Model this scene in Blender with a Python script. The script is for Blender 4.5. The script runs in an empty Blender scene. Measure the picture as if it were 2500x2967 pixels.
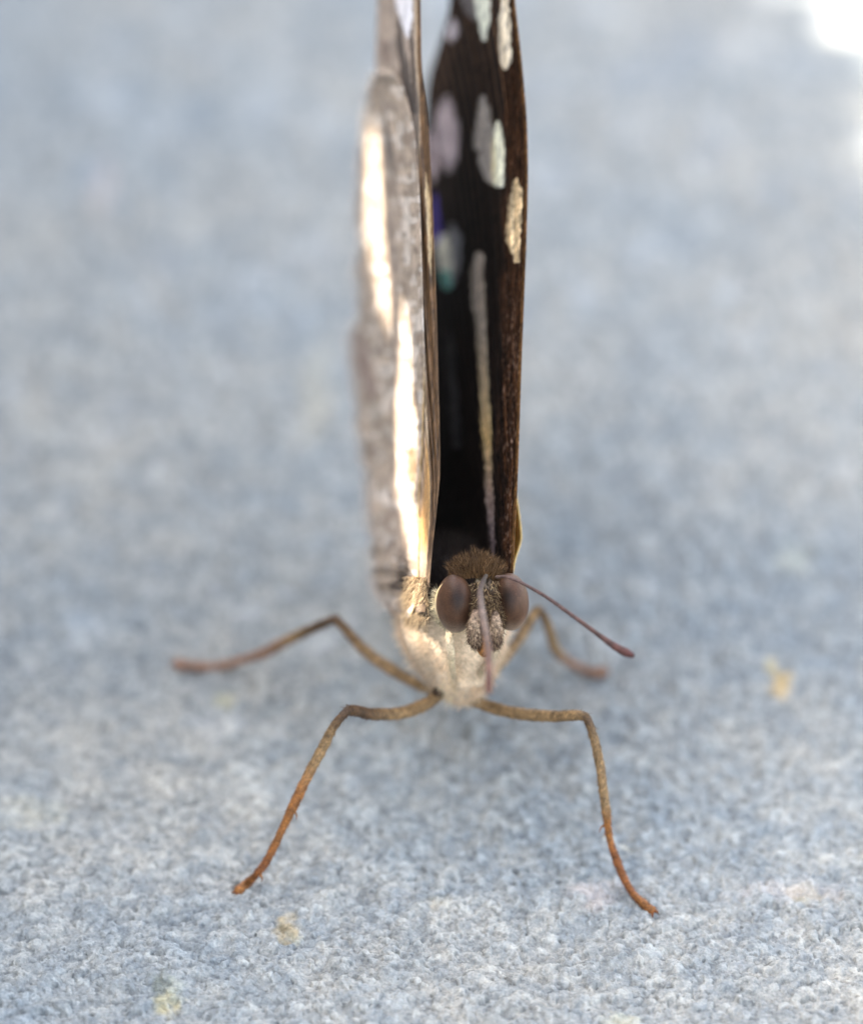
import bpy, math, random
import numpy as np
from mathutils import Vector
R = math.radians
rng = np.random.default_rng(7); random.seed(7)
scene = bpy.context.scene
# ------------------------------------------------------------------ camera, 1 unit = 1 cm
scene.unit_settings.system = 'METRIC'; scene.unit_settings.scale_length = 0.01
TH = R(35.0)                                    # camera looks down by this much
FW = np.array([0, math.cos(TH), -math.sin(TH)]); UP = np.array([0, math.sin(TH), math.cos(TH)]); RT = np.array([1., 0, 0])
DIST, PXU, D0 = 20.0, 17600.0, -0.27
Q = np.array([0, 1.297*math.sin(TH) + D0*math.cos(TH), 1.297*math.cos(TH) - D0*math.sin(TH)])
CAM = Q - FW*DIST
cam = bpy.data.cameras.new('camera'); co = bpy.data.objects.new('camera', cam); scene.collection.objects.link(co)
co.location = CAM; co.rotation_euler = (R(90) - TH, 0, 0)
cam.sensor_fit = 'VERTICAL'; cam.sensor_height = 24.0; cam.lens = 24.0*PXU/2967.0
cam.clip_start = 0.5; cam.clip_end = 2000
cam.dof.use_dof = True; cam.dof.focus_distance = DIST; cam.dof.aperture_fstop = 0.195
scene.camera = co
# ------------------------------------------------------------------ sky and sun
SUN = np.array([-0.62, 0.10, 0.78]); SUN /= np.linalg.norm(SUN)
w = bpy.data.worlds.new('World'); scene.world = w; w.use_nodes = True
nt = w.node_tree; bg = nt.nodes['Background']
sky = nt.nodes.new('ShaderNodeTexSky'); sky.sky_type = 'NISHITA'; sky.sun_disc = False
sky.sun_elevation = math.asin(SUN[2]); sky.sun_rotation = math.atan2(SUN[0], SUN[1])
sky.air_density = 1.0; sky.dust_density = 2.0; sky.ozone_density = 0.0
hs = nt.nodes.new('ShaderNodeHueSaturation'); hs.inputs['Saturation'].default_value = .58      # sky colour desaturated to tone down its blue
nt.links.new(sky.outputs[0], hs.inputs['Color']); nt.links.new(hs.outputs[0], bg.inputs[0]); bg.inputs[1].default_value = 0.15
sl = bpy.data.lights.new('sun', 'SUN'); sl.energy = 5.0; sl.angle = R(0.5); sl.color = (1, .93, .82)
so = bpy.data.objects.new('sun', sl); scene.collection.objects.link(so)
so.rotation_euler = Vector(SUN).to_track_quat('Z', 'Y').to_euler()
scene.view_settings.view_transform = 'Standard'; scene.view_settings.look = 'None'
scene.view_settings.gamma = 1.0; scene.view_settings.exposure = 2.75

# ------------------------------------------------------------------ helpers
def PD(px, py, d):
    """world point seen at photo pixel (px,py) at depth d (cm, relative)"""
    px, py, d = np.broadcast_arrays(np.asarray(px, float), np.asarray(py, float), np.asarray(d, float))
    D = DIST + d - D0
    return CAM + D[..., None]*(FW + ((px-1250)/PXU)[..., None]*RT + ((1483.5-py)/PXU)[..., None]*UP)
def ray(px, py): return FW + (px-1250)/PXU*RT + (1483.5-py)/PXU*UP
def PY(px, py, y):
    r = ray(px, py); return CAM + r*((y-CAM[1])/r[1])
def PG(px, py, z=0.0):
    r = ray(px, py); return CAM + r*((z-CAM[2])/r[2])
def lin(c): 
    c = np.asarray(c, float)/255.0
    return np.where(c <= .04045, c/12.92, ((c+.055)/1.055)**2.4)
def sstep(a, b, x): t = np.clip((x-a)/(b-a), 0, 1); return t*t*(3-2*t)
def hsh(ix, iy, seed):
    n = (ix.astype(np.int64)*374761393 + iy.astype(np.int64)*668265263 + seed*1442695041) & 0xffffffff
    n = ((n ^ (n >> 13))*1274126177) & 0xffffffff; n = n ^ (n >> 16)
    return (n & 0xffff)/65535.0
def vn(x, y, s, seed):
    x = x/s; y = y/s; ix = np.floor(x); iy = np.floor(y); fx = x-ix; fy = y-iy
    fx = fx*fx*(3-2*fx); fy = fy*fy*(3-2*fy)
    a = hsh(ix, iy, seed); b = hsh(ix+1, iy, seed); c = hsh(ix, iy+1, seed); d = hsh(ix+1, iy+1, seed)
    return (a*(1-fx)+b*fx)*(1-fy) + (c*(1-fx)+d*fx)*fy
def catmull(pts, n):
    P = np.asarray(pts, float); m = len(P); Pp = np.vstack([2*P[0]-P[1], P, 2*P[-1]-P[-2]])
    t = np.linspace(0, m-1-1e-9, n); i = t.astype(int); f = (t-i)[:, None]
    p0, p1, p2, p3 = Pp[i], Pp[i+1], Pp[i+2], Pp[i+3]
    return .5*(2*p1 + (p2-p0)*f + (2*p0-5*p1+4*p2-p3)*f**2 + (3*p1-p0-3*p2+p3)*f**3)
def mesh_obj(name, V, F, mat, parent=None, col=None, smooth=True, mats=None):
    me = bpy.data.meshes.new(name)
    V = np.asarray(V, float)
    if isinstance(F, np.ndarray):
        k = F.shape[1]
        me.vertices.add(len(V)); me.vertices.foreach_set('co', V.ravel())
        me.loops.add(F.size); me.loops.foreach_set('vertex_index', F.ravel().astype(np.int32))
        me.polygons.add(len(F)); me.polygons.foreach_set('loop_start', np.arange(0, F.size, k, dtype=np.int32))
        me.polygons.foreach_set('loop_total', np.full(len(F), k, dtype=np.int32))
        me.update(calc_edges=True)
    else:
        me.from_pydata([tuple(v) for v in V], [], F); me.update()
    if col is not None:
        a = me.color_attributes.new('col', 'FLOAT_COLOR', 'POINT')
        c = np.ones((len(V), 4)); c[:, :3] = col; a.data.foreach_set('color', c.ravel())
    if smooth: me.polygons.foreach_set('use_smooth', np.ones(len(me.polygons), bool))
    for m in (mats or [mat]): me.materials.append(m)
    o = bpy.data.objects.new(name, me); scene.collection.objects.link(o)
    if parent is not None: o.parent = parent
    return o
def gridF(n, m, wrap=False):
    i, j = np.meshgrid(np.arange(n-1), np.arange(m if wrap else m-1), indexing='ij'); i = i.ravel(); j = j.ravel()
    j2 = (j+1) % m
    return np.stack([i*m+j, i*m+j2, (i+1)*m+j2, (i+1)*m+j], 1)
def tube(name, pts, rad, cols, mat, parent, n=70, k=14, bump=0.0, squash=None, seed=1):
    """a continuous tapering tube along a curve; radius and colour per control point"""
    C = catmull(pts, n); t = np.linspace(0, 1, n)
    tr = np.linspace(0, 1, len(rad)); r = np.interp(t, tr, rad)
    cc = np.asarray(cols, float); tc = np.linspace(0, 1, len(cc)); col = np.stack([np.interp(t, tc, cc[:, i]) for i in range(3)], 1)
    T = np.gradient(C, axis=0); T /= np.linalg.norm(T, axis=1)[:, None]
    ref = np.array([0.13, -.3, 1.0]); N = np.cross(T, ref); N /= np.linalg.norm(N, axis=1)[:, None] + 1e-9; B = np.cross(T, N)
    a = np.arange(k)/k*2*math.pi
    rr = r[:, None]*np.ones(k)[None]
    if bump: rr = rr*(1 + bump*(vn(np.arange(n)[:, None]*1.0 + 0*a, a[None]*3 + 0*rr, 1.3, seed)-.5)*2)
    V = C[:, None] + rr[..., None]*(N[:, None]*np.cos(a)[None, :, None] + B[:, None]*np.sin(a)[None, :, None]*(squash or 1))
    V = V.reshape(-1, 3); F = [tuple(f) for f in gridF(n, k, True)]
    V = np.vstack([V, C[0]-T[0]*r[0]*.6, C[-1]+T[-1]*r[-1]*.6]); a0 = n*k
    for j in range(k):
        F.append((a0, (j+1) % k, j)); F.append((a0+1, (n-1)*k+j, (n-1)*k+(j+1) % k))
    c = np.repeat(col, k, 0); c = np.vstack([c, col[0], col[-1]])
    return mesh_obj(name, V, F, mat, parent, c)
def ball(name, c, ax, rx, ry, rz, mat, parent, colf=None, n=40, disp=0, seed=3):
    """ellipsoid in the frame ax (3 unit vectors)"""
    u = np.linspace(0.001, math.pi-.001, n); v = np.arange(2*n)/(2*n)*2*math.pi
    U, W = np.meshgrid(u, v, indexing='ij')
    X = np.sin(U)*np.cos(W); Y = np.sin(U)*np.sin(W); Z = np.cos(U)
    s = 1 + disp*(vn(X*3+9, (Y+Z)*3+7, .35, seed)-.5)
    L = np.stack([X*rx*s, Y*ry*s, Z*rz*s], -1).reshape(-1, 3)
    V = np.asarray(c) + L @ np.asarray(ax)
    col = colf(X.ravel(), Y.ravel(), Z.ravel(), V) if colf else None
    return mesh_obj(name, V, gridF(n, 2*n, True), mat, parent, col)
def hairs(name, roots, dirs, length, width, cols, mat, parent, droop=None, bend=.35):
    """tapered three-sided hairs, joined"""
    roots = np.asarray(roots); n = len(roots); dirs = dirs/np.linalg.norm(dirs, axis=1)[:, None]
    L = np.broadcast_to(length, n)[:, None]; rnd = rng.normal(size=(n, 3)); side = np.cross(dirs, rnd); side /= np.linalg.norm(side, axis=1)[:, None]
    s2 = np.cross(dirs, side); b = (droop if droop is not None else side)*bend
    S = [0, .35, .7, 1.0]; Wd = [1, .85, .5, .08]; V = []
    for s, wd in zip(S, Wd):
        c = roots + dirs*L*s + b*L*s*s
        for q in range(3):
            a = q*2.0944; V.append(c + (side*math.cos(a) + s2*math.sin(a))*np.broadcast_to(width, n)[:, None]*wd)
    V = np.stack(V, 1); F = []
    base = (np.arange(n)*12)[:, None]
    for s in range(3):
        for q in range(3):
            q2 = (q+1) % 3; F.append(base + np.array([[s*3+q, s*3+q2, s*3+3+q2, s*3+3+q]]))
    F = np.vstack(F); c = np.repeat(np.broadcast_to(cols, (n, 3)), 12, 0)
    o = mesh_obj(name, V.reshape(-1, 3), F, mat, parent, c); o['kind'] = 'stuff'; return o

# ------------------------------------------------------------------ materials
def mat_new(name):
    m = bpy.data.materials.new(name); m.use_nodes = True; return m, m.node_tree, m.node_tree.nodes['Principled BSDF']
def attr_mat(name, rough=.6, noise=None, spec=.3, bump=None, sheen=0, trans=0, coat=0, stretch=(1,1,1), sub=0):
    """base colour from the painted pigment attribute, broken up with fine procedural noise"""
    m, t, p = mat_new(name); L = t.links
    a = t.nodes.new('ShaderNodeAttribute'); a.attribute_name = 'col'; out = a.outputs['Color']
    tc = t.nodes.new('ShaderNodeTexCoord'); mp = t.nodes.new('ShaderNodeMapping'); mp.inputs['Scale'].default_value = stretch
    L.new(tc.outputs['Object'], mp.inputs['Vector'])
    if noise:
        for sc, lo, hi in noise:
            nz = t.nodes.new('ShaderNodeTexNoise'); nz.inputs['Scale'].default_value = sc; nz.inputs['Detail'].default_value = 3
            L.new(mp.outputs[0], nz.inputs['Vector'])
            mr = t.nodes.new('ShaderNodeMapRange'); mr.inputs[1].default_value = .33; mr.inputs[2].default_value = .67; mr.inputs[3].default_value = lo; mr.inputs[4].default_value = hi
            L.new(nz.outputs['Fac'], mr.inputs[0])
            mx = t.nodes.new('ShaderNodeMix'); mx.data_type = 'RGBA'; mx.blend_type = 'MULTIPLY'; mx.inputs[0].default_value = 1
            L.new(out, mx.inputs[6]); L.new(mr.outputs[0], mx.inputs[7]); out = mx.outputs[2]
    L.new(out, p.inputs['Base Color']); p.inputs['Roughness'].default_value = rough; p.inputs['Specular IOR Level'].default_value = spec
    p.inputs['Sheen Weight'].default_value = sheen; p.inputs['Coat Weight'].default_value = coat
    if bump:
        sc, st, dist = bump; nz = t.nodes.new('ShaderNodeTexNoise'); nz.inputs['Scale'].default_value = sc; nz.inputs['Detail'].default_value = 4
        L.new(mp.outputs[0], nz.inputs['Vector']); b = t.nodes.new('ShaderNodeBump'); b.inputs['Strength'].default_value = st; b.inputs['Distance'].default_value = dist
        L.new(nz.outputs['Fac'], b.inputs['Height']); L.new(b.outputs[0], p.inputs['Normal'])
    if trans:
        tr = t.nodes.new('ShaderNodeBsdfTranslucent'); L.new(out, tr.inputs['Color'])
        ms = t.nodes.new('ShaderNodeMixShader'); ms.inputs[0].default_value = trans
        L.new(p.outputs[0], ms.inputs[1]); L.new(tr.outputs[0], ms.inputs[2]); L.new(ms.outputs[0], t.nodes['Material Output'].inputs[0])
    return m
M_wing = attr_mat('wing_scales', .55, [(60, .72, 1.2), (220, .8, 1.15)], .35, (160, .5, .004), stretch=(1, 1, .35), trans=.12)
M_dark = attr_mat('dark_wing_scales', .75, [(50, .5, 1.35), (170, .35, 1.6)], .08, (150, .7, .004), stretch=(1, 1, .22), trans=.35)
M_body = attr_mat('body_fur', .8, [(25, .75, 1.15), (120, .7, 1.2)], .15, (90, .8, .01), sheen=.2)
M_hair = attr_mat('hair', .55, None, .35, None, trans=.25)
M_leg = attr_mat('leg_scales', .6, [(38, .55, 1.25), (150, .5, 1.4)], .3, (220, .7, .004))
M_head = attr_mat('head_scales', .7, [(80, .45, 1.4), (260, .6, 1.4)], .25, (140, 1, .01))
M_eye = attr_mat('eye_lens', .42, [(26, .78, 1.16), (260, .7, 1.3)], .2, (260, .45, .003), coat=0)

# ground
GM, gt, gp = mat_new('concrete'); L = gt.links
ga = gt.nodes.new('ShaderNodeAttribute'); ga.attribute_name = 'col'
tc = gt.nodes.new('ShaderNodeTexCoord')
def gnoise(scale, lo, hi, c0, c1, det=4):
    n = gt.nodes.new('ShaderNodeTexNoise'); n.inputs['Scale'].default_value = scale; n.inputs['Detail'].default_value = det
    L.new(tc.outputs['Object'], n.inputs['Vector'])
    r = gt.nodes.new('ShaderNodeValToRGB'); r.color_ramp.elements[0].position = lo; r.color_ramp.elements[1].position = hi
    r.color_ramp.elements[0].color = (*c0, 1); r.color_ramp.elements[1].color = (*c1, 1); L.new(n.outputs['Fac'], r.inputs[0]); return r.outputs[0], n
def gmul(a, b):
    mx = gt.nodes.new('ShaderNodeMix'); mx.data_type = 'RGBA'; mx.blend_type = 'MULTIPLY'; mx.inputs[0].default_value = 1
    L.new(a, mx.inputs[6]); L.new(b, mx.inputs[7]); return mx.outputs[2]
n1, _ = gnoise(.9, .35, .65, (.86, .91, .97), (1.06, 1.03, 1.0))
n2, _ = gnoise(7, .38, .62, (.86, .89, .92), (1.10, 1.08, 1.05))
n3, _ = gnoise(24, .38, .62, (.84, .86, .88), (1.13, 1.12, 1.10))
n4, nz4 = gnoise(90, .35, .65, (.80, .82, .84), (1.14, 1.13, 1.12), 5)
o_ = gmul(gmul(gmul(gmul(ga.outputs['Color'], n1), n2), n3), n4)
L.new(o_, gp.inputs['Base Color']); gp.inputs['Roughness'].default_value = .85; gp.inputs['Specular IOR Level'].default_value = .25
bn = gt.nodes.new('ShaderNodeBump'); bn.inputs['Strength'].default_value = 1.0; bn.inputs['Distance'].default_value = .010
L.new(nz4.outputs['Fac'], bn.inputs['Height']); L.new(bn.outputs[0], gp.inputs['Normal'])

# ------------------------------------------------------------------ ground
def axis_vals(a, b, step, far, g=1.12):
    v = list(np.arange(a, b, step)); s = step; x = v[-1]
    while x < far: s *= (1.035 if s < .03 else g); x += s; v.append(x)
    s = step; x = v[0]; pre = []
    while x > -far: s *= (1.035 if s < .03 else g); x -= s; pre.append(x)
    return np.array(pre[::-1] + v)
xs = axis_vals(-1.6, 1.6, .0040, 300, 1.15)
ya = list(np.arange(-.80, 0.3, .0045)); s_ = .0045; y_ = ya[-1]
while y_ < 7: s_ = min(s_*1.012, .05); y_ += s_; ya.append(y_)
while y_ < 300: s_ *= 1.25; y_ += s_; ya.append(y_)
s_ = .0045; y_ = ya[0]; pre = []
while y_ > -300: s_ *= (1.03 if s_ < .03 else 1.2); y_ -= s_; pre.append(y_)
ys = np.array(pre[::-1] + ya)
X, Y = np.meshgrid(xs, ys, indexing='ij')
def grains(X, Y, s, seed):
    """rounded grains round jittered lattice points: dome height and a random number per grain"""
    gx = np.floor(X/s); gy = np.floor(Y/s); best = np.full(X.shape, 9.); rid = np.zeros(X.shape)
    for i in (-1, 0, 1):
        for j in (-1, 0, 1):
            h = hsh(gx+i, gy+j, seed); cx = (gx+i+h)*s; cy = (gy+j+hsh(gx+i, gy+j, seed+5))*s; q = hsh(gx+i, gy+j, seed+9)
            b = ((X-cx)**2+(Y-cy)**2)/(s*s*(.35+.9*q)); m = b < best; best = np.where(m, b, best); rid = np.where(m, q*.5+h*.5, rid)
    return np.sqrt(np.clip(1-best, 0, 1)), rid
jx = X + .003*vn(X, Y, .008, 91); jy = Y + .003*vn(X, Y, .008, 92)
g1_, r1_ = grains(jx, jy, .0135, 11); g2_, r2_ = grains(jx+.5, jy, .024, 21); g3_, r3_ = grains(jx+.9, jy, .048, 71)
H = np.maximum.reduce([.0085*g1_*(.35+.9*r1_), .0150*g2_*sstep(.35, .75, r2_), .020*g3_*sstep(.62, .85, r3_)]) + .0032*vn(X, Y, .006, 31) + .014*vn(X, Y, .05, 35) + .014*vn(X, Y, .13, 41) + .016*vn(X, Y, .3, 51)
fade = sstep(12, 4, np.maximum(np.abs(X), np.abs(Y)))
H = (H*1.35-.041)*fade
base = np.array([.268, .262, .236]); gc = np.ones(X.shape+(3,))*base*(.58+.88*np.where(g2_*sstep(.35, .75, r2_) > .35, r2_, r1_))[..., None]
gc = gc*(1-.15*sstep(.2, 1.3, Y))[..., None]      # far ground darkened: shade of the unmodelled pits put into the colour
def stain(px, py, rx, ry, c, amt, rag=.6):
    global gc
    g = PG(px, py); d = np.sqrt(((X-g[0])/rx)**2 + ((Y-g[1])/ry)**2)
    d = d + (vn(X, Y, min(rx, ry)*.5, int(px)) - .5)*rag*1.4
    m = (sstep(1.1, .35, d)*amt)[..., None]; gc = gc*(1-m) + np.array(c)*m
stain(480, 2905, .055, .07, (.52, .42, .22), .75); stain(465, 2850, .05, .07, (.15, .15, .10), .6); stain(505, 2870, .05, .06, (.46, .44, .34), .5)
stain(833, 2695, .05, .09, (.38, .28, .14), .7); stain(858, 2722, .025, .03, (.44, .40, .28), .5)
stain(2262, 1985, .045, .13, (.52, .34, .13), .75); stain(2235, 1935, .03, .06, (.56, .42, .2), .7)
stain(2330, 2595, .07, .05, (.36, .29, .17), .6); stain(2290, 2590, .2, .07, (.5, .43, .38), .4); stain(1730, 2590, .10, .10, (.56, .45, .38), .55)
stain(300, 540, .05, .28, (.55, .43, .35), .5); stain(920, 1140, .07, .5, (.42, .37, .27), .4); stain(655, 2030, .05, .07, (.35, .32, .2), .6)
stain(2300, 1620, .08, .12, (.38, .36, .26), .35); stain(740, 2285, .13, .12, (.50, .48, .42), .35); stain(100, 2350, .12, .14, (.40, .37, .28), .4)
stain(1150, 2900, .06, .06, (.50, .50, .46), .4); stain(1800, 2960, .07, .05, (.65, .58, .40), .6); stain(1280, 2620, .06, .05, (.38, .34, .26), .45)
stain(640, 2110, .12, .10, (.42, .42, .40), .35); stain(250, 1810, .1, .12, (.42, .42, .40), .35); stain(935, 1850, .1, .14, (.42, .42, .40), .4)
for _ in range(260):      # pale and dark mineral flecks
    a, b = rng.uniform(-50, 2550), rng.uniform(-50, 2960); k = rng.uniform(.4, 1)
    r = rng.uniform(.012, .05)*(1+max(0, (1800-b)/900)); c = (.72, .71, .68) if rng.random() < .6 else (.20, .23, .28)
    g = PG(a, b); mi = np.abs(xs-g[0]) < r*2.2; mj = np.abs(ys-g[1]) < r*3
    if mi.any() and mj.any():
        sub = np.ix_(mi, mj); d = np.sqrt(((X[sub]-g[0])/r)**2 + ((Y[sub]-g[1])/(r*1.3))**2)+(vn(X[sub], Y[sub], r*.5, 3)-.5)*.9
        m = (sstep(1.2, .1, d)*(.12 if b > 1900 else .17)*k)[..., None]; gc[sub] = gc[sub]*(1-m) + np.array(c)*m
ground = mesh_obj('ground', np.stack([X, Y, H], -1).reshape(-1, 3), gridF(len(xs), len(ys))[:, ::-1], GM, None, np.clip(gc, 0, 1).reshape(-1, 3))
if ground.data.polygons[0].normal.z < 0: ground.data.flip_normals()
ground['kind'] = 'structure'

# ------------------------------------------------------------------ the butterfly
root = bpy.data.objects.new('butterfly', None); scene.collection.objects.link(root)
root['label'] = 'brown butterfly facing the viewer with wings closed upright, standing on pale concrete'; root['category'] = 'butterfly'
def wing(name, rows, mats, d_right, slope, colf, back_col, nr=520, nc=130, curve=None, veins=7, rag=0, flip=False):
    """a thin curved lamina: rows = (py, px of rear margin, px of costa); slope = how fast it runs back"""
    rows = np.array(rows, float); py = np.linspace(rows[0, 0], rows[-1, 0], nr)
    def sm(k):
        C = np.interp(py, rows[:, 0], rows[:, k]); q = int(nr*.018) | 1
        Cp = np.pad(C, q, mode='edge'); return np.convolve(Cp, np.ones(2*q+1)/(2*q+1), 'valid')
    xl = sm(1); xr = sm(2)
    if rag: xl = xl + (vn(py, py*0, 46, 5)-.5)*rag + (vn(py, py*0, 14, 6)-.5)*rag*.5
    c = np.linspace(0, 1, nc)**1.25
    PXg = xr[:, None] + (xl-xr)[:, None]*c; PYg = py[:, None] + 0*c[None]
    off = xr[:, None]-PXg
    d = d_right(py)[:, None] + slope(off, PYg)
    # vein ridges fan out from the root
    ang = (off+20)/(1800-PYg+40)
    rip = np.sin(ang*np.pi*2*veins/.14)*.006*np.clip(off/40, 0, 1)
    d = d + rip*2.0
    V = PD(PXg, PYg, d); col = colf(PXg, PYg, off)
    o = mesh_obj(name, V.reshape(-1, 3), gridF(nr, nc), None, root, col.reshape(-1, 3), mats=mats)
    # two-sided: a second skin carries the other face's pigment
    V2 = V + np.array([.004, .0, 0])*(1 if not flip else -1)
    return o, V, PXg, PYg
def paint(base, layers):
    c = base
    for m, k in layers: c = c*(1-m[..., None]) + np.array(k)*m[..., None]
    return c
def blob(PX, PY, pts, w=4, soft=5):
    """soft mask of an elongated marking: rows of (py, x0, x1)"""
    p = np.array(pts, float); x0 = np.interp(PY, p[:, 0], p[:, 1]); x1 = np.interp(PY, p[:, 0], p[:, 2])
    j = (vn(PX*1.0, PY*.22, 3.2, 77)-.5)*soft*1.2 + (vn(PX, PY*.08, 7, 78)-.5)*soft*.9
    m = sstep(-soft*.5, soft*.5, PX-x0+j)*sstep(-soft*.5, soft*.5, x1-PX+j)
    return m*((PY > p[0, 0]) & (PY < p[-1, 0]))*(.86+.14*vn(PX, PY*.05, 2.6, 79))
def streaks(PX, PY, s, seed): return vn(PX, PY*.06, s, seed)
BLACK = np.array([.006, .0045, .004]); BROWN = np.array([.055, .026, .013])
costaR = [(-900, 1366, 1372), (-700, 1350, 1400), (-400, 1325, 1448), (-150, 1308, 1478), (0, 1306, 1490), (60, 1296, 1497), (120, 1276, 1504), (190, 1254, 1512), (230, 1238, 1515), (340, 1232, 1525), (500, 1228, 1529), (700, 1224, 1524),
          (1042, 1225, 1510), (1300, 1225, 1502), (1450, 1228, 1496), (1600, 1236, 1488), (1690, 1262, 1484), (1760, 1300, 1478)]
dR = lambda py: -.20 + .30*np.clip((1650-py)/1650, 0, 1.6)
def slR(off, PYg): return np.where(off < 62, off*.0032, 62*.0032 + (off-62)*.0052) - .10*sstep(60, 160, off)*0
def colR(PX, PY, off):
    st = streaks(PX, PY, 3.5, 9); st2 = streaks(PX, PY, 9, 19)
    edge = np.interp(PY, [0, 340, 700, 1300, 1650], [1463-8, 1466, 1458, 1450, 1462])
    band = sstep(-13, 13, PX-edge + (st-.5)*26)
    c = BLACK + (st[..., None]*np.array([.006, .004, .003]))
    sp_ = vn(PX, PY*.35, 3.2, 23)[..., None]; up = sstep(520, 120, PY)[..., None]
    bc = np.array([.050, .022, .010])*(.15+1.5*st[..., None]**1.3) + np.array([.10, .068, .052])*sstep(.55, .95, sp_)*(.35+.65*sstep(700, 1000, PY)[..., None]) ; bc = bc*(1-.35*up)
    rim = sstep(9, 3, off)[..., None]; bc = bc*(1-rim*.6) + np.array([.20, .10, .035])*rim*.6
    bc = bc*(1+ .6*sstep(900, 1300, PY)[..., None]*(st2[..., None]))
    c = c*(1-band[..., None]) + bc*band[..., None]
    warm = sstep(420, 60, PY)*(1-band)*.8
    vn_ = sstep(.80, .97, np.abs(np.sin((off+20)/(1800-PY+40)*np.pi*2*5/.14)))*(1-band)
    c = c + vn_[..., None]*np.array([.07, .038, .02])*(.35+sstep(800, 100, PY))[..., None]
    c = c + warm[..., None]*np.array([.034, .020, .013])
    lay = []
    lay.append((blob(PX, PY, [(-300, 1345, 1420), (0, 1372, 1418), (60, 1382, 1421), (112, 1398, 1408), (118, 1404, 1404)]), (.90, .90, .80)))
    lay.append((.6*blob(PX, PY, [(-300, 1320, 1345), (0, 1335, 1372), (40, 1352, 1380), (62, 1375, 1382)]), (.45, .42, .42)))
    lay.append((blob(PX, PY, [(55, 1308, 1322), (80, 1299, 1330), (105, 1298, 1326), (122, 1306, 1312)], soft=8), (.72, .66, .68)))
    lay.append((blob(PX, PY, [(-60, 1448, 1470), (15, 1450, 1476), (60, 1445, 1481), (150, 1446, 1482), (185, 1452, 1480), (203, 1462, 1466)]), (.80, .72, .58)))
    lay.append((.8*blob(PX, PY, [(275, 1292, 1302), (310, 1275, 1312), (360, 1268, 1325), (430, 1276, 1328), (470, 1286, 1320), (500, 1300, 1306)], soft=12), (.74, .64, .66)))
    lay.append((.9*blob(PX, PY, [(380, 1238, 1250), (430, 1238, 1262), (500, 1242, 1262), (530, 1250, 1254)], soft=8), (.70, .58, .60)))
    lay.append((.9*blob(PX, PY, [(275, 1396, 1404), (310, 1386, 1416), (350, 1380, 1424), (425, 1372, 1434), (440, 1385, 1434), (480, 1392, 1434), (520, 1404, 1434), (534, 1420, 1432)], soft=7), (.62, .56, .50)))
    lay.append((blob(PX, PY, [(350, 1438, 1446), (385, 1430, 1456), (430, 1427, 1461), (510, 1425, 1461), (536, 1430, 1461), (543, 1436, 1456)], soft=4), (.92, .90, .76)))
    lay.append((.8*blob(PX, PY, [(390, 1428, 1432), (430, 1424, 1433), (520, 1426, 1434), (536, 1430, 1434)], soft=3), (.62, .52, .26)))
    lay.append((.92*blob(PX, PY, [(515, 1492, 1500), (545, 1484, 1510), (600, 1474, 1512), (660, 1468, 1510), (700, 1466, 1508), (722, 1480, 1506), (760, 1494, 1504)], soft=6)*(.45+.75*st), (.88, .70, .44)))
    sc_ = np.stack([np.interp(PY, [728, 950, 1120, 1270, 1430, 1530, 1640], v) for v in ([.62, .62, .78, .85, .60, .42, .3], [.53, .52, .60, .61, .43, .32, .22], [.44, .40, .36, .27, .33, .30, .22])], -1)
    lay.append(((1-.5*sstep(1400, 1600, PY))*blob(PX, PY, [(728, 1384, 1392), (745, 1375, 1402), (800, 1367, 1405), (872, 1369, 1408), (940, 1378, 1410), (1008, 1382, 1411), (1076, 1388, 1415), (1212, 1396, 1422), (1300, 1400, 1424), (1372, 1407, 1427), (1474, 1410, 1430), (1560, 1418, 1432), (1620, 1426, 1432)], soft=6), sc_))
    lay.append((.16*blob(PX, PY, [(960, 1298, 1304), (1000, 1294, 1316), (1110, 1298, 1324), (1300, 1312, 1336)], soft=10), (.4, .38, .38)))
    # pearly cell spot: its sun glint and blue-green iridescence painted into the colour
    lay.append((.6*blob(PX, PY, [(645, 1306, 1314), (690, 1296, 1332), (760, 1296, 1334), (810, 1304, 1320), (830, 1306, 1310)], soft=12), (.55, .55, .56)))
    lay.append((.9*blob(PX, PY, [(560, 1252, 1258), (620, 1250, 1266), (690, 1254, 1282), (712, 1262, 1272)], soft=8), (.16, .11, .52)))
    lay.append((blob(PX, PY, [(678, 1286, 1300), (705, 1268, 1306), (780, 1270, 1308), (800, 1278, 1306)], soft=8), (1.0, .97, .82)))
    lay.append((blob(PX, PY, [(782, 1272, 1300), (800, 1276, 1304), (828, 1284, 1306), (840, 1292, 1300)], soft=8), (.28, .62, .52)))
    # brown reticulation on the pale spots' borders
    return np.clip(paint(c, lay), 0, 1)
M_under = attr_mat('wing_scales_inside', .6, [(60, .6, 1.3)], .2)
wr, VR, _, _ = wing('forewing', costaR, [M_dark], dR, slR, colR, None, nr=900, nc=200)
wr['label'] = 'right-hand forewing showing its dark inner face with cream spots'
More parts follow.
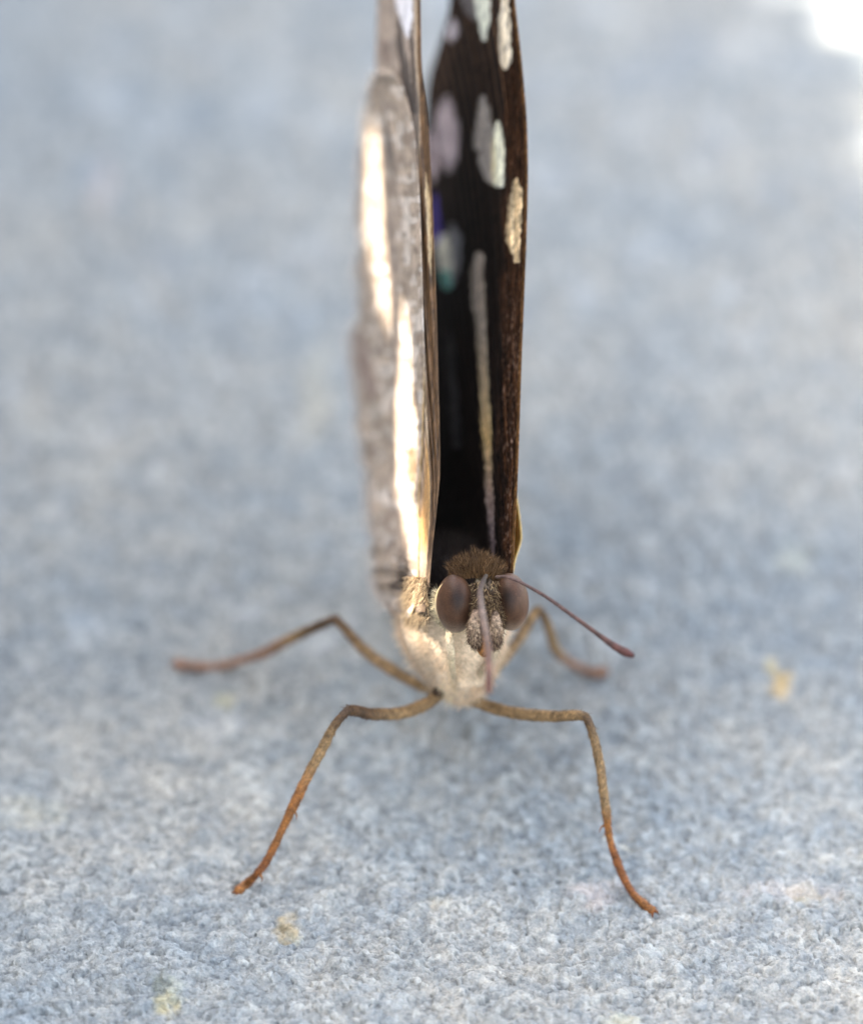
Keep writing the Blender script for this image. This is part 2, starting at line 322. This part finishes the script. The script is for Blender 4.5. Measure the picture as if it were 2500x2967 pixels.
# left forewing: outer face, with the costal band rolled to the front
costaL = [(-900, 1160, 1164), (-700, 1135, 1180), (-400, 1108, 1203), (-150, 1096, 1214), (0, 1094, 1218), (200, 1088, 1221), (300, 1110, 1235), (450, 1120, 1247), (580, 1120, 1253), (838, 1130, 1262), (1008, 1140, 1267),
          (1280, 1155, 1274), (1372, 1165, 1275), (1500, 1175, 1262), (1600, 1180, 1251), (1690, 1186, 1245), (1740, 1190, 1240), (1775, 1198, 1228)]
dL = lambda py: -.20 + .27*np.clip((1650-py)/1650, 0, 1.6)
def bw(PYg): return np.interp(PYg, [0, 230, 450, 700, 1300, 1500, 1650], [10, 12, 32, 40, 34, 16, 12])
def slL(off, PYg):
    b = bw(PYg); return np.where(off < b, off*.0012, b*.0012 + (off-b)*.0064)
def colL(PX, PY, off):
    st = streaks(PX, PY, 3, 29); mo = vn(PX, PY, 26, 30)*.6 + vn(PX, PY*.5, 11, 32)*.4
    b = bw(PY)
    c = np.array([.43, .33, .255])*(.6+.6*mo[..., None])
    band = sstep(2, -2, off-b)
    bc = np.array([.12, .065, .03])*(.35+1.3*st[..., None]**1.5)
    c = c*(1-band[..., None]) + bc*band[..., None]
    lay = []
    ridge = sstep(5, 1, np.abs(off-b-2)); lay.append((ridge*.85, (.52, .38, .24)))
    lay.append((.8*blob(PX, PY, [(500, 1232, 1236), (560, 1232, 1244), (700, 1240, 1252), (800, 1246, 1250)], soft=4)*(.5+.6*st), (.66, .50, .28)))
    lay.append((sstep(230, 300, PY)*sstep(640, 420, PY)*(1-band)*.85, (.12, .09, .07)))
    lay.append((blob(PX, PY, [(-200, 1140, 1196), (0, 1148, 1200), (60, 1160, 1198), (105, 1176, 1188), (115, 1182, 1184)], soft=7), (.85, .82, .84)))
    lay.append((.9*blob(PX, PY, [(45, 1154, 1158), (80, 1152, 1166), (140, 1150, 1174), (200, 1158, 1186), (280, 1172, 1200), (330, 1186, 1206)], soft=7), (.030, .015, .008)))
    lay.append((.85*blob(PX, PY, [(85, 1190, 1196), (120, 1186, 1200), (200, 1190, 1206), (300, 1200, 1208)], soft=5), (.04, .02, .01)))
    lay.append((.7*blob(PX, PY, [(110, 1112, 1118), (140, 1106, 1128), (175, 1110, 1130), (190, 1118, 1124)], soft=8), (.14, .08, .06)))
    lay.append((.8*sstep(1220, 1330, PY)*sstep(1640, 1560, PY)*(1-band)*sstep(55, 35, off), (.52, .27, .07)))
    lay.append((sstep(1560, 1680, PY)*.8, (.12, .08, .05)))
    return np.clip(paint(c, lay), 0, 1)
wl, VL, _, _ = wing('forewing', costaL, [M_wing], dL, slL, colL, None, nr=700, nc=120)
wl['label'] = 'left-hand forewing, its pale brown outer face towards the viewer'
# left hindwing, outside the forewing
hindL = [(196, 1108, 1116), (215, 1090, 1150), (260, 1076, 1172), (330, 1064, 1190), (400, 1058, 1203), (500, 1054, 1211), (600, 1050, 1216), (800, 1050, 1222), (940, 1046, 1226), (962, 1022, 1227), (985, 1016, 1228), (1030, 1022, 1229), (1060, 1036, 1229), (1130, 1044, 1229), (1300, 1050, 1224),
         (1380, 1062, 1218), (1440, 1078, 1214), (1560, 1086, 1212), (1680, 1096, 1210), (1745, 1098, 1206), (1772, 1130, 1196), (1790, 1160, 1184)]
dH = lambda py: dL(py) + .0012*bw(py) + (np.interp(py, costaL_y, costaL_r) - np.interp(py, hind_y, hind_r) - bw(py))*.0064 - .035
costaL_y = [r[0] for r in costaL]; costaL_r = [r[2] for r in costaL]; hind_y = [r[0] for r in hindL]; hind_r = [r[2] for r in hindL]
def slH(off, PYg): return off*.0062 + .00001*off**2
def colH(PX, PY, off):
    mo = vn(PX, PY, 34, 40)*.5 + vn(PX, PY*.6, 15, 42)*.5; f = vn(PX, PY*.5, 6, 44)
    c = np.array([.56, .43, .32])*(.50+.62*mo[..., None])*(.78+.4*f[..., None])
    lay = [(.6*sstep(.58, .75, vn(PX, PY, 20, 46)), (.78, .69, .60)), (.65*sstep(.58, .8, vn(PX, PY*.7, 17, 48)), (.20, .14, .10)),
           (.8*blob(PX, PY, [(945, 1000, 1040), (975, 1000, 1052), (1030, 1015, 1070), (1110, 1050, 1085), (1160, 1075, 1095)], soft=14), (.24, .16, .13)),
           (.5*blob(PX, PY, [(1150, 1070, 1100), (1200, 1075, 1110), (1230, 1090, 1150), (1300, 1120, 1150)], soft=14), (.22, .17, .12)),
           (.8*blob(PX, PY, [(1295, 1192, 1200), (1320, 1180, 1204), (1370, 1182, 1206), (1400, 1186, 1200)], soft=6), (.16, .09, .035)),
           (.7*sstep(6, 2, off)*sstep(1000, 1200, PY), (.55, .34, .12))]
    return np.clip(paint(c, lay), 0, 1)
hl, VH, HPX, HPY = wing('hindwing', hindL, [M_wing], dH, slH, colH, None, nr=700, nc=140, rag=18)
hl['label'] = 'left-hand hindwing, pale mottled grey-brown outer face'
# right hindwing: outside the right forewing, mostly hidden, its yellow shoulder showing
hindR = [(330, 1290, 1300), (420, 1262, 1410), (700, 1250, 1470), (1042, 1250, 1498), (1300, 1250, 1497), (1430, 1252, 1494), (1470, 1254, 1502), (1545, 1256, 1511), (1580, 1258, 1510), (1600, 1262, 1497), (1700, 1280, 1478), (1770, 1330, 1470)]
dHR = lambda py: dR(py) + .12 + np.interp(py, [330, 700, 1042, 1300, 1450], [1.1, .5, .12, .06, .03])
def colHR(PX, PY, off):
    c = np.array([.46, .40, .35])*(.7+.4*vn(PX, PY, 30, 50)[..., None]); return np.clip(paint(c, [(sstep(1380, 1450, PY)*sstep(60, 30, off), (.95, .60, .16))]), 0, 1)
hr, _, _, _ = wing('hindwing', hindR, [M_wing], dHR, lambda o, p: o*.0052+.03, colHR, None, nr=300, nc=60)
hr['label'] = 'right-hand hindwing, only its yellow shoulder showing'
# pale curled fringe along the left hindwing's leading edge
k = rng.integers(10, 690, 2600); eg = VH[k, -1] + (VH[np.clip(k+1, 0, 699), -1]-VH[k, -1])*rng.random(2600)[:, None]
fr = hairs('wing_fringe', eg, np.stack([-.8+rng.normal(size=2600)*.4, .9+rng.normal(size=2600)*.4, rng.normal(size=2600)*.4], 1), rng.uniform(.015, .045, 2600), .0018, np.array([.66, .58, .50])*rng.uniform(.5, 1.25, 2600)[:, None], M_hair, hl)
for o, m2 in ((wr, None), (wl, None), (hl, None), (hr, None)):
    md = o.modifiers.new('thickness', 'SOLIDIFY'); md.thickness = .003; md.offset = 0

# ---- body (thorax + abdomen), one swept surface
ax_p = [PY(1385, 1778, .47), PY(1345, 1800, .56), PY(1318, 1815, .66), PY(1300, 1800, .85), PY(1285, 1760, 1.1), PY(1262, 1720, 1.4), PY(1240, 1680, 1.75), PY(1215, 1640, 2.1)]
n_b = 90; C = catmull(ax_p, n_b); tt = np.linspace(0, 1, n_b)*7
wx = np.interp(tt, [0, .5, 1, 2, 3, 4, 5, 6, 7], [.05, .10, .145, .180, .165, .11, .10, .085, .015])
wz = np.interp(tt, [0, .5, 1, 2, 3, 4, 5, 6, 7], [.06, .16, .22, .27, .22, .12, .11, .09, .015])
k_b = 72; a = np.arange(k_b)/k_b*2*math.pi
T = np.gradient(C, axis=0); T /= np.linalg.norm(T, axis=1)[:, None]
N = np.cross(T, [0, 0, 1.0]); N /= np.linalg.norm(N, axis=1)[:, None]; B = np.cross(N, T)
ca, sa = np.cos(a), np.sin(a)
tap = 1 - .45*np.clip(-sa, 0, 1)**1.5
lump = 1 + .10*(vn(np.arange(n_b)[:, None]*1., a[None]*9+0*tt[:, None], 6, 60)-.5)
V = C[:, None] + lump[..., None]*(N[:, None]*(wx[:, None]*(ca*tap)[None])[..., None] + B[:, None]*(wz[:, None]*sa[None])[..., None])
# painted coat: pale chest, grey-brown flanks, dark back
ss = np.broadcast_to(sa[None], V.shape[:2]); m1 = vn(V[..., 0]*1, V[..., 2]+V[..., 1], .05, 61); m2 = vn(V[..., 0]*1, V[..., 2]+V[..., 1], .02, 62)
bc = np.array([.72, .54, .36])*(.75+.35*m1[..., None])*(.85+.25*m2[..., None])
fl = (sstep(.1, .5, ss + (m1-.5)*.5)*.7)[..., None]; bc = bc*(1-fl) + np.array([.20, .14, .11])*fl
bk = sstep(.55, .85, ss)[..., None]; bc = bc*(1-bk) + np.array([.02, .015, .012])*bk
body = mesh_obj('body', V.reshape(-1, 3), gridF(n_b, k_b, True), M_body, root, np.clip(bc, 0, 1).reshape(-1, 3))
Nrm = (V - C[:, None]); Nrm /= np.linalg.norm(Nrm, axis=2)[..., None]
# body hair: combed back and down
def scatter(cond, n):
    ii, jj = np.where(cond); k = rng.integers(0, len(ii), n); i = ii[k]; j = jj[k]
    f = rng.random(n)[:, None]; i2 = np.clip(i+1, 0, n_b-1); p = V[i, j]*(1-f) + V[i2, j]*f
    g = rng.random(n)[:, None]; p = p + (V[i, (j+1) % k_b]-V[i, j])*g
    return p, Nrm[i, j], bc[i, j]
tm = np.broadcast_to(tt[:, None], V.shape[:2])
p, nn, cc = scatter((ss < .55) & (tm < 3.5), 13000)
comb = np.array([-.12, .75, -.62]); dr = nn*.42 + comb*.8 + rng.normal(size=p.shape)*.16
hairs('chest_hair', p - nn*.004, dr, rng.uniform(.02, .060, len(p)), .0009, np.clip(cc*1.15*(rng.uniform(.75, 1.3, len(p))[:, None]), 0, .95), M_hair, root)
p, nn, cc = scatter((ss > .55) & (tm < 3), 2600)
hairs('back_hair', p, nn*.7 + rng.normal(size=p.shape)*.25 + comb*.3, rng.uniform(.04, .09, len(p)), .0012, np.array([.035, .022, .014])*rng.uniform(.5, 1.8, len(p))[:, None], M_hair, root)

# ---- head
hc = PY(1405, 1750, .40)
yaw = R(9); hx = np.array([math.cos(yaw), math.sin(yaw), 0]); hy = np.array([-math.sin(yaw), math.cos(yaw), 0]); hz = np.array([0, 0, 1.])
HA = np.stack([hx, hy, hz])
def headcol(X_, Y_, Z_, V_):
    m = vn(V_[:, 0], V_[:, 2], .012, 70); m2 = vn(V_[:, 0], V_[:, 2], .03, 71)
    c = np.array([.10, .07, .045])*(.5+m[:, None]) + np.array([.32, .24, .14])*(sstep(.6, .85, m2)[:, None])
    return c
head = ball('head', hc + np.array([.002, -.004, -.004]), HA, .055, .100, .100, M_head, root, headcol, disp=.25)
def eyecol(sx):
    def f(X_, Y_, Z_, V_):
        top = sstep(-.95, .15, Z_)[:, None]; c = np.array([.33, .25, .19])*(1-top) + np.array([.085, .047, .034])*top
        return c
    return f
def eye(px, py, rx, rz, sgn):
    c = PY(px, py, .385 + (.0 if sgn < 0 else .015))
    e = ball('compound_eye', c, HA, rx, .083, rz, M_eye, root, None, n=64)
    V_ = np.array([v.co for v in e.data.vertices]); L_ = (V_-c) @ HA.T; L_ /= np.array([rx, .083, rz])
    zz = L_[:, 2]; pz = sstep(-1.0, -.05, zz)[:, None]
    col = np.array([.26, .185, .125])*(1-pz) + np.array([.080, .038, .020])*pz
    # dark pseudopupil, painted into the eye colour
    pd = (PY(px + (7 if sgn < 0 else -14), py-14, .33) - c) @ HA.T/np.array([rx, .083, rz]); pd /= np.linalg.norm(pd)
    dd = np.arccos(np.clip(L_ @ pd, -1, 1)); k = (.50*sstep(.70, .0, dd) + .30*sstep(1.3, .2, dd))[:, None]
    col = col*(1-np.clip(k, 0, .93))
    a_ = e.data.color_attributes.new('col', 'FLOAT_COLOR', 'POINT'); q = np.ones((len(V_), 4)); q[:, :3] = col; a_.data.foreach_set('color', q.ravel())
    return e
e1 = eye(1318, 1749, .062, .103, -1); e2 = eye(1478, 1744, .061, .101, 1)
# tuft of golden-brown hair on top of the head
n = 3000; u = rng.uniform(-1, 1, n); v_ = rng.uniform(-1, 1, n)
rt = hc + np.array([-.028, .06, .075]) + np.stack([u*.085, v_*.05, .022*(1-u*u)+.0*u], 1)
dr = np.stack([u*.66+rng.normal(size=n)*.27, .30+v_*.4+rng.normal(size=n)*.2, 1.0+0*u], 1)
hairs('head_tuft', rt, dr, rng.uniform(.016, .056, n)*(1-.35*np.abs(u))*(.7+.6*vn(u, v_, .22, 5)), .0013, np.array([.165, .088, .036])*(rng.uniform(.1, 1.6, n)+1.6*(rng.random(n) < .08))[:, None], M_hair, root, bend=.3)
# short pale and dark scales on the face between the eyes
n = 5200; u = rng.uniform(-1, 1, n); h_ = rng.uniform(-1, 1, n)
rt = hc + hx*(u*.047)[:, None] + hz*(h_*.092)[:, None] + hy*(-.002-.100*np.sqrt(np.clip(1-u*u*.74-h_*h_*.85, 0, 1)))[:, None]
dr = np.stack([u*.5+rng.normal(size=n)*.35, -.9+0*u, -.35+rng.normal(size=n)*.45], 1)
cl = np.where(rng.random(n)[:, None] < .30, np.array([.50, .34, .17]), np.array([.10, .056, .03]))*rng.uniform(.6, 1.3, n)[:, None]
hairs('face_scales', rt, dr, rng.uniform(.014, .035, n), .0016, cl, M_hair, root)
# pale fringe round the eyes and behind the left eye
n = 420; t_ = rng.uniform(R(150), R(290), n); c = PY(1322, 1749, .40)
rt = c + hx*(np.cos(t_)*.064)[:, None] + hz*(np.sin(t_)*.100)[:, None]
hairs('eye_fringe', rt, np.stack([np.cos(t_)*.8, .35+0*t_, np.sin(t_)*.8], 1)+rng.normal(size=(n, 3))*.25, rng.uniform(.015, .035, n), .0012, np.array([.72, .60, .38])*rng.uniform(.6, 1.2, n)[:, None], M_hair, root)
# thin cream rim behind the left eye, its sunlit brightness painted in
tube('eye_rim', [PY(1290, 1684, .39), PY(1273, 1706, .39), PY(1265, 1736, .39), PY(1265, 1770, .39), PY(1277, 1804, .40), PY(1296, 1830, .41)], [.001, .004, .0060, .0050, .003, .001], [(.85, .62, .30), (.88, .70, .42), (.7, .6, .45)], M_hair, root, n=60, k=12)
# white hairs where the left wings join the thorax
n = 2600; f = rng.random(n); pb = np.stack([1170+66*rng.random(n)+8*f, 1670+125*f], 1)
rt = np.array([PY(a_, b_, .40 + .22*(1236-a_)/70 + .02*rng.random()) for a_, b_ in pb])
hairs('wing_base_hair', rt, np.stack([-.12+rng.normal(size=n)*.16, .25+rng.normal(size=n)*.2, -1+rng.normal(size=n)*.2], 1), rng.uniform(.02, .065, n), .0010, np.where(rng.random(n)[:, None] < .6, np.array([.62, .46, .28]), np.array([.09, .055, .03]))*rng.uniform(.5, 1.3, n)[:, None], M_hair, root)
# palps: pale sided, speckled, pointing down and forward
def palp(pts, rad, nm_cols):
    o = tube('palp', pts, rad, nm_cols, M_head, root, n=60, k=20, bump=.08)
    P_ = catmull(pts, 500); rr = np.interp(np.linspace(0, 1, 500), np.linspace(0, 1, len(rad)), rad); k = rng.integers(0, 500, 900)
    d_ = rng.normal(size=(900, 3)); d_ /= np.linalg.norm(d_, axis=1)[:, None]
    s = hairs('palp_scales', P_[k]+d_*rr[k][:, None]*.95, d_*.5+np.array([0, -.2, -1.]), rng.uniform(.010, .022, 900), .0017,
          np.where(rng.random(900)[:, None] < .33, np.array([.40, .27, .16]), np.array([.11, .06, .034]))*rng.uniform(.7, 1.2, 900)[:, None], M_hair, o)
    s.matrix_parent_inverse = o.matrix_world.inverted()
CR = (.32, .22, .14); CD = (.16, .10, .065)
palp([PY(1380, 1770, .30), PY(1374, 1800, .27), PY(1372, 1832, .255), PY(1376, 1856, .255), PY(1382, 1868, .262)], [.011, .018, .0215, .019, .008], [CD, CR, CR, CR])
palp([PY(1430, 1770, .31), PY(1435, 1800, .28), PY(1437, 1832, .265), PY(1436, 1856, .262), PY(1432, 1872, .265)], [.011, .019, .023, .018, .007], [CD, CR, CD, CR])
# proboscis, coiled between the palps
sp = []; c0 = PY(1400, 1872, .275)
for i in range(60):
    t_ = i/59*4.2*math.pi; r_ = .034*(1-.72*i/59); sp.append(c0 + hy*(-math.cos(t_)*r_) + hz*(math.sin(t_)*r_) + hx*(.006*math.sin(i*.3)))
tube('proboscis', sp, [.016, .015, .012, .009], [(.34, .14, .035), (.40, .17, .04), (.26, .10, .03)], M_leg, root, n=160, k=14, squash=None)
# antennae
AC = [(.12, .075, .06), (.085, .045, .035), (.085, .038, .028), (.075, .022, .017)]
tube('antenna', [PY(1438, 1672, .36), PY(1470, 1672, .31), PY(1513, 1690, .28), PY(1581, 1729, .22), PY(1667, 1790, .14), PY(1735, 1840, .07), PY(1780, 1872, .03), PY(1812, 1890, .0), PY(1834, 1900, -.02)],
     [.0052, .0052, .0054, .0060, .0068, .0082, .0125, .0150, .008], AC, M_leg, root, n=160, k=12, bump=.05)
tube('antenna', [PY(1408, 1668, .36), PY(1400, 1684, .28), PY(1391, 1712, .20), PY(1394, 1754, .09), PY(1400, 1795, -.02), PY(1407, 1836, -.13), PY(1413, 1877, -.23), PY(1416, 1930, -.33), PY(1416, 1975, -.40), PY(1415, 2006, -.44)],
     [.0065, .0085, .0100, .0112, .0120, .0122, .0118, .0122, .0135, .0105], [(.04, .024, .014), (.06, .034, .022), (.17, .11, .08), (.14, .08, .052), (.14, .06, .038), (.09, .03, .02)], M_leg, root, n=160, k=14, bump=.05)

# ---- legs
TAN = (.235, .140, .060); TAND = (.085, .045, .02); ORG = (.25, .095, .022); ORD = (.20, .065, .014); PNK = (.25, .13, .075)
def leg(pts, rad, cols, spurs=(), claws=None, seed=1):
    P_ = [np.array(p) for p in pts]
    o = tube('leg', P_, rad, cols, M_leg, root, n=220, k=14, bump=.10, seed=seed)
    Cc = catmull(P_, 400); rr = np.interp(np.linspace(0, 1, 400), np.linspace(0, 1, len(rad)), rad)
    Tt = np.gradient(Cc, axis=0); Tt /= np.linalg.norm(Tt, axis=1)[:, None]
    k = rng.integers(20, 398, 700); d_ = rng.normal(size=(700, 3)); d_ -= Tt[k]*(d_*Tt[k]).sum(1)[:, None]; d_ /= np.linalg.norm(d_, axis=1)[:, None]
    cc_ = np.stack([np.interp(k/400, np.linspace(0, 1, len(cols)), np.array(cols)[:, i]) for i in range(3)], 1)
    hairs('leg_bristles', Cc[k]+d_*rr[k][:, None]*.9, d_*.35+Tt[k], rng.uniform(.008, .024, 700), .0012, cc_*rng.uniform(.5, 1.6, 700)[:, None], M_hair, o)
    for (f, dv) in spurs:
        i = int(f*399); q = Cc[i]; d1 = np.array(dv, float); d1 /= np.linalg.norm(d1)
        tube('spur', [q + d1*rr[i]*.4, q + d1*.022 + Tt[i]*.006, q + d1*.030 + Tt[i]*.022], [.005, .003, .0008], [cols[-2], cols[-2]], M_leg, o, n=12, k=8)
    e = Cc[-1]; t_ = Tt[-1]
    for s in (-1, 1):
        sd = np.cross(t_, [0, 0, 1.]); sd /= np.linalg.norm(sd)
        tube('claw', [e, e + t_*.014 + sd*s*.010 + np.array([0, 0, .002]), e + t_*.018 + sd*s*.014 + np.array([0, 0, -.010])], [.006, .004, .001], [ORD, ORD], M_leg, o, n=12, k=8)
    return o
def rr(*v): return [x/880/2 for x in v]
leg([PY(1288, 2000, .57), PY(1262, 2022, .54), PY(1220, 2046, .50), PY(1160, 2066, .44), PY(1080, 2069, .36), PY(1022, 2058, .30), PY(1000, 2066, .275), PY(965, 2109, .25), PY(937, 2164, .23), PY(894, 2244, .19), PY(850, 2335, .14),
     PY(822, 2395, .11), PY(798, 2446, .08), PY(771, 2498, .055), PY(745, 2532, .035), PG(716, 2560, .022), PG(688, 2584, .014)],
    rr(24, 34, 38, 38, 36, 33, 24, 26, 30, 30, 30, 21, 23, 23, 18, 27, 30), [TAND, TAN, TAN, TAN, TAND, TAND, TAND, TAN, TAN, ORG, ORG, ORG, ORD, ORD, ORG, ORG], spurs=[(.635, (1, -.2, -.6)), (.87, (1, -.2, -.7))], seed=2)
leg([PY(1338, 1998, .57), PY(1352, 2020, .54), PY(1420, 2048, .50), PY(1505, 2068, .42), PY(1611, 2075, .34), PY(1672, 2072, .29), PY(1697, 2080, .27), PY(1713, 2115, .25), PY(1726, 2162, .23), PY(1739, 2226, .205), PY(1747, 2290, .175), PY(1756, 2354, .145), PY(1760, 2396, .13),
     PY(1768, 2439, .11), PY(1785, 2490, .08), PY(1807, 2545, .045), PY(1832, 2587, .02), PG(1862, 2617, .022), PG(1888, 2640, .016)],
    rr(24, 34, 38, 37, 34, 32, 24, 24, 27, 27, 27, 27, 20, 20, 23, 23, 19, 25, 30), [TAND, TAN, TAN, TAN, TAN, TAN, TAND, TAN, TAN, TAN, TAN, ORG, ORG, ORD, ORD, ORD, ORG, ORG], spurs=[(.655, (-1, -.1, -.3))], seed=3)
leg([PY(1250, 2005, .74), PY(1202, 1980, .78), PY(1125, 1934, .84), PY(1052, 1880, .90), PY(985, 1806, .95), PY(962, 1797, .97), PY(903, 1822, 1.03), PY(860, 1842, 1.08), PY(807, 1869, 1.13), PY(763, 1893, 1.17), PY(710, 1910, 1.24),
     PG(652, 1927, .03), PG(595, 1932, .014), PG(546, 1928, .014), PG(515, 1924, .014)],
    rr(24, 32, 36, 32, 28, 26, 30, 31, 32, 30, 25, 25, 24, 28, 36), [TAN, TAN, TAN, TAND, TAND, TAN, PNK, PNK, PNK, PNK, PNK], spurs=[(.64, (0, 0, -1))], seed=4)
leg([PY(1420, 1960, .76), PY(1470, 1900, .84), PY(1512, 1836, .92), PY(1545, 1780, .97), PY(1560, 1768, .99), PY(1580, 1795, 1.03), PY(1594, 1836, 1.07), PY(1608, 1880, 1.11), PY(1635, 1910, 1.18), PY(1685, 1938, 1.27), PG(1722, 1948, .02), PG(1748, 1946, .02)],
    rr(24, 28, 32, 28, 26, 25, 27, 29, 27, 23, 27, 36), [TAN, TAN, TAN, TAND, TAN, TAN, PNK, PNK, PNK], seed=5)
for (px, py, y) in ((1270, 2004, .525), (1352, 2002, .535)):
    ball('leg_joint', PY(px, py, y), np.eye(3), .021, .02, .017, M_leg, root, lambda X_, Y_, Z_, V_: np.ones((len(V_), 3))*np.array([.05, .025, .01]), n=16, disp=.2)
CRM = (.60, .47, .31)
for pts, rd in (([PY(1300, 1815, .40), PY(1304, 1870, .36), PY(1310, 1930, .38), PY(1317, 1990, .46)], rr(22, 26, 20, 10)),
                ([PY(1456, 1826, .44), PY(1436, 1880, .38), PY(1402, 1938, .40), PY(1366, 1988, .47)], rr(20, 26, 20, 10))):
    fl_ = tube('foreleg', pts, rd, [CRM, CRM, (.48, .38, .22), CRM], M_body, root, n=50, k=14, bump=.1)
    P_ = catmull(pts, 300); k = rng.integers(0, 300, 500); d_ = rng.normal(size=(500, 3))*.5+np.array([0, -.2, -.9])
    hairs('foreleg_hair', P_[k]+rng.normal(size=(500, 3))*.006, d_, rng.uniform(.015, .035, 500), .0010, np.array(CRM)*rng.uniform(.7, 1.25, 500)[:, None], M_hair, fl_)

# ------------------------------------------------------------------ wall added unseen left of frame to shade the ground and shape the sun
XW = -7.0
def to_blocker(p): t = (XW-p[0])/SUN[0]; return p + SUN*t
def wing_pt(px, py):
    if py > 1640: return PY(px, py, .40 + .22*(1224-px)/64)
    d_ = (HPX-px)**2 + (HPY-py)**2; i = np.unravel_index(np.argmin(d_), d_.shape); return VH[i]
slits = [[(395, 1062, 1098), (470, 1064, 1104), (560, 1058, 1108), (640, 1056, 1115), (750, 1074, 1124), (870, 1096, 1134), (925, 1118, 1140)],  # openings shaped to throw sun stripes on the left wing
         [(900, 1158, 1172), (1000, 1160, 1192), (1100, 1158, 1192), (1150, 1146, 1196), (1300, 1148, 1212), (1400, 1150, 1196), (1500, 1170, 1212), (1650, 1176, 1218), (1730, 1162, 1224), (1785, 1162, 1224), (1812, 1185, 1206)]]
polys = []
for s in slits:
    l_ = [to_blocker(wing_pt(b, a_))[1:] for a_, b, c in s]; r_ = [to_blocker(wing_pt(c, a_))[1:] for a_, b, c in s]
    polys.append(np.array(l_ + r_[::-1]))
def inside(p, poly):
    x, y = p; c = False; n_ = len(poly)
    for i in range(n_):
        (x1, y1), (x2, y2) = poly[i], poly[i-1]
        if (y1 > y) != (y2 > y) and x < (x2-x1)*(y-y1)/(y2-y1)+x1: c = not c
    return c
allp = np.vstack(polys); lo = allp.min(0)-.05; hi = allp.max(0)+.05
g1, g2 = to_blocker(PG(2390, 0)), to_blocker(PG(2500, 230))
def ztop(y): return g1[2] + (y-g1[1])*(g2[2]-g1[2])/(g2[1]-g1[1])
yv = np.concatenate([[-14, -6, -2], np.arange(lo[0], hi[0], .05), [hi[0]+.01, 4], np.arange(4.5, 10, .05), [12, 14]]); yv = np.unique(yv)
zv = np.concatenate([np.linspace(-.3, lo[1]-.01, 4), np.arange(lo[1], hi[1], .05)]); zv = np.append(zv, hi[1]+.01)
nz_ = len(zv)+1
Vw = []; 
for y in yv:
    for z in list(zv)+[None]: Vw.append([XW, y, max(ztop(y) - .37 + .80*random.random()**.6, zv[-1]+.2) if z is None else z])  # ragged top softens the edge of the sunlit ground patch
Vw = np.array(Vw); nv = len(Vw); th = SUN*.35; Va = np.vstack([Vw, Vw+th]); Fw = []; solid = {}
for i in range(len(yv)-1):
    for j in range(nz_-1):
        cy = (yv[i]+yv[i+1])/2; cz = (Vw[i*nz_+j][2]+Vw[i*nz_+j+1][2])/2
        solid[(i, j)] = not any(inside((cy, cz), p_) for p_ in polys) or random.random() < .13
for (i, j), s in solid.items():
    if not s: continue
    q = [i*nz_+j, (i+1)*nz_+j, (i+1)*nz_+j+1, i*nz_+j+1]
    Fw.append(tuple(q[::-1])); Fw.append(tuple(v+nv for v in q))
    for (di, dj, e0, e1) in ((-1, 0, 0, 3), (1, 0, 1, 2), (0, -1, 0, 1), (0, 1, 3, 2)):
        if not solid.get((i+di, j+dj), False): Fw.append((q[e0], q[e1], q[e1]+nv, q[e0]+nv))
WM, wt, wp = mat_new('blocker_surface'); nzw = wt.nodes.new('ShaderNodeTexNoise'); nzw.inputs['Scale'].default_value = 3; nzw.inputs['Detail'].default_value = 8
rw = wt.nodes.new('ShaderNodeValToRGB'); rw.color_ramp.elements[0].color = (.22, .21, .20, 1); rw.color_ramp.elements[1].color = (.42, .40, .37, 1)
wt.links.new(nzw.outputs['Fac'], rw.inputs[0]); wt.links.new(rw.outputs[0], wp.inputs['Base Color']); wp.inputs['Roughness'].default_value = .9
sun_blocker = mesh_obj('sun_blocker', Va, Fw, WM, None, smooth=False); sun_blocker['kind'] = 'structure'
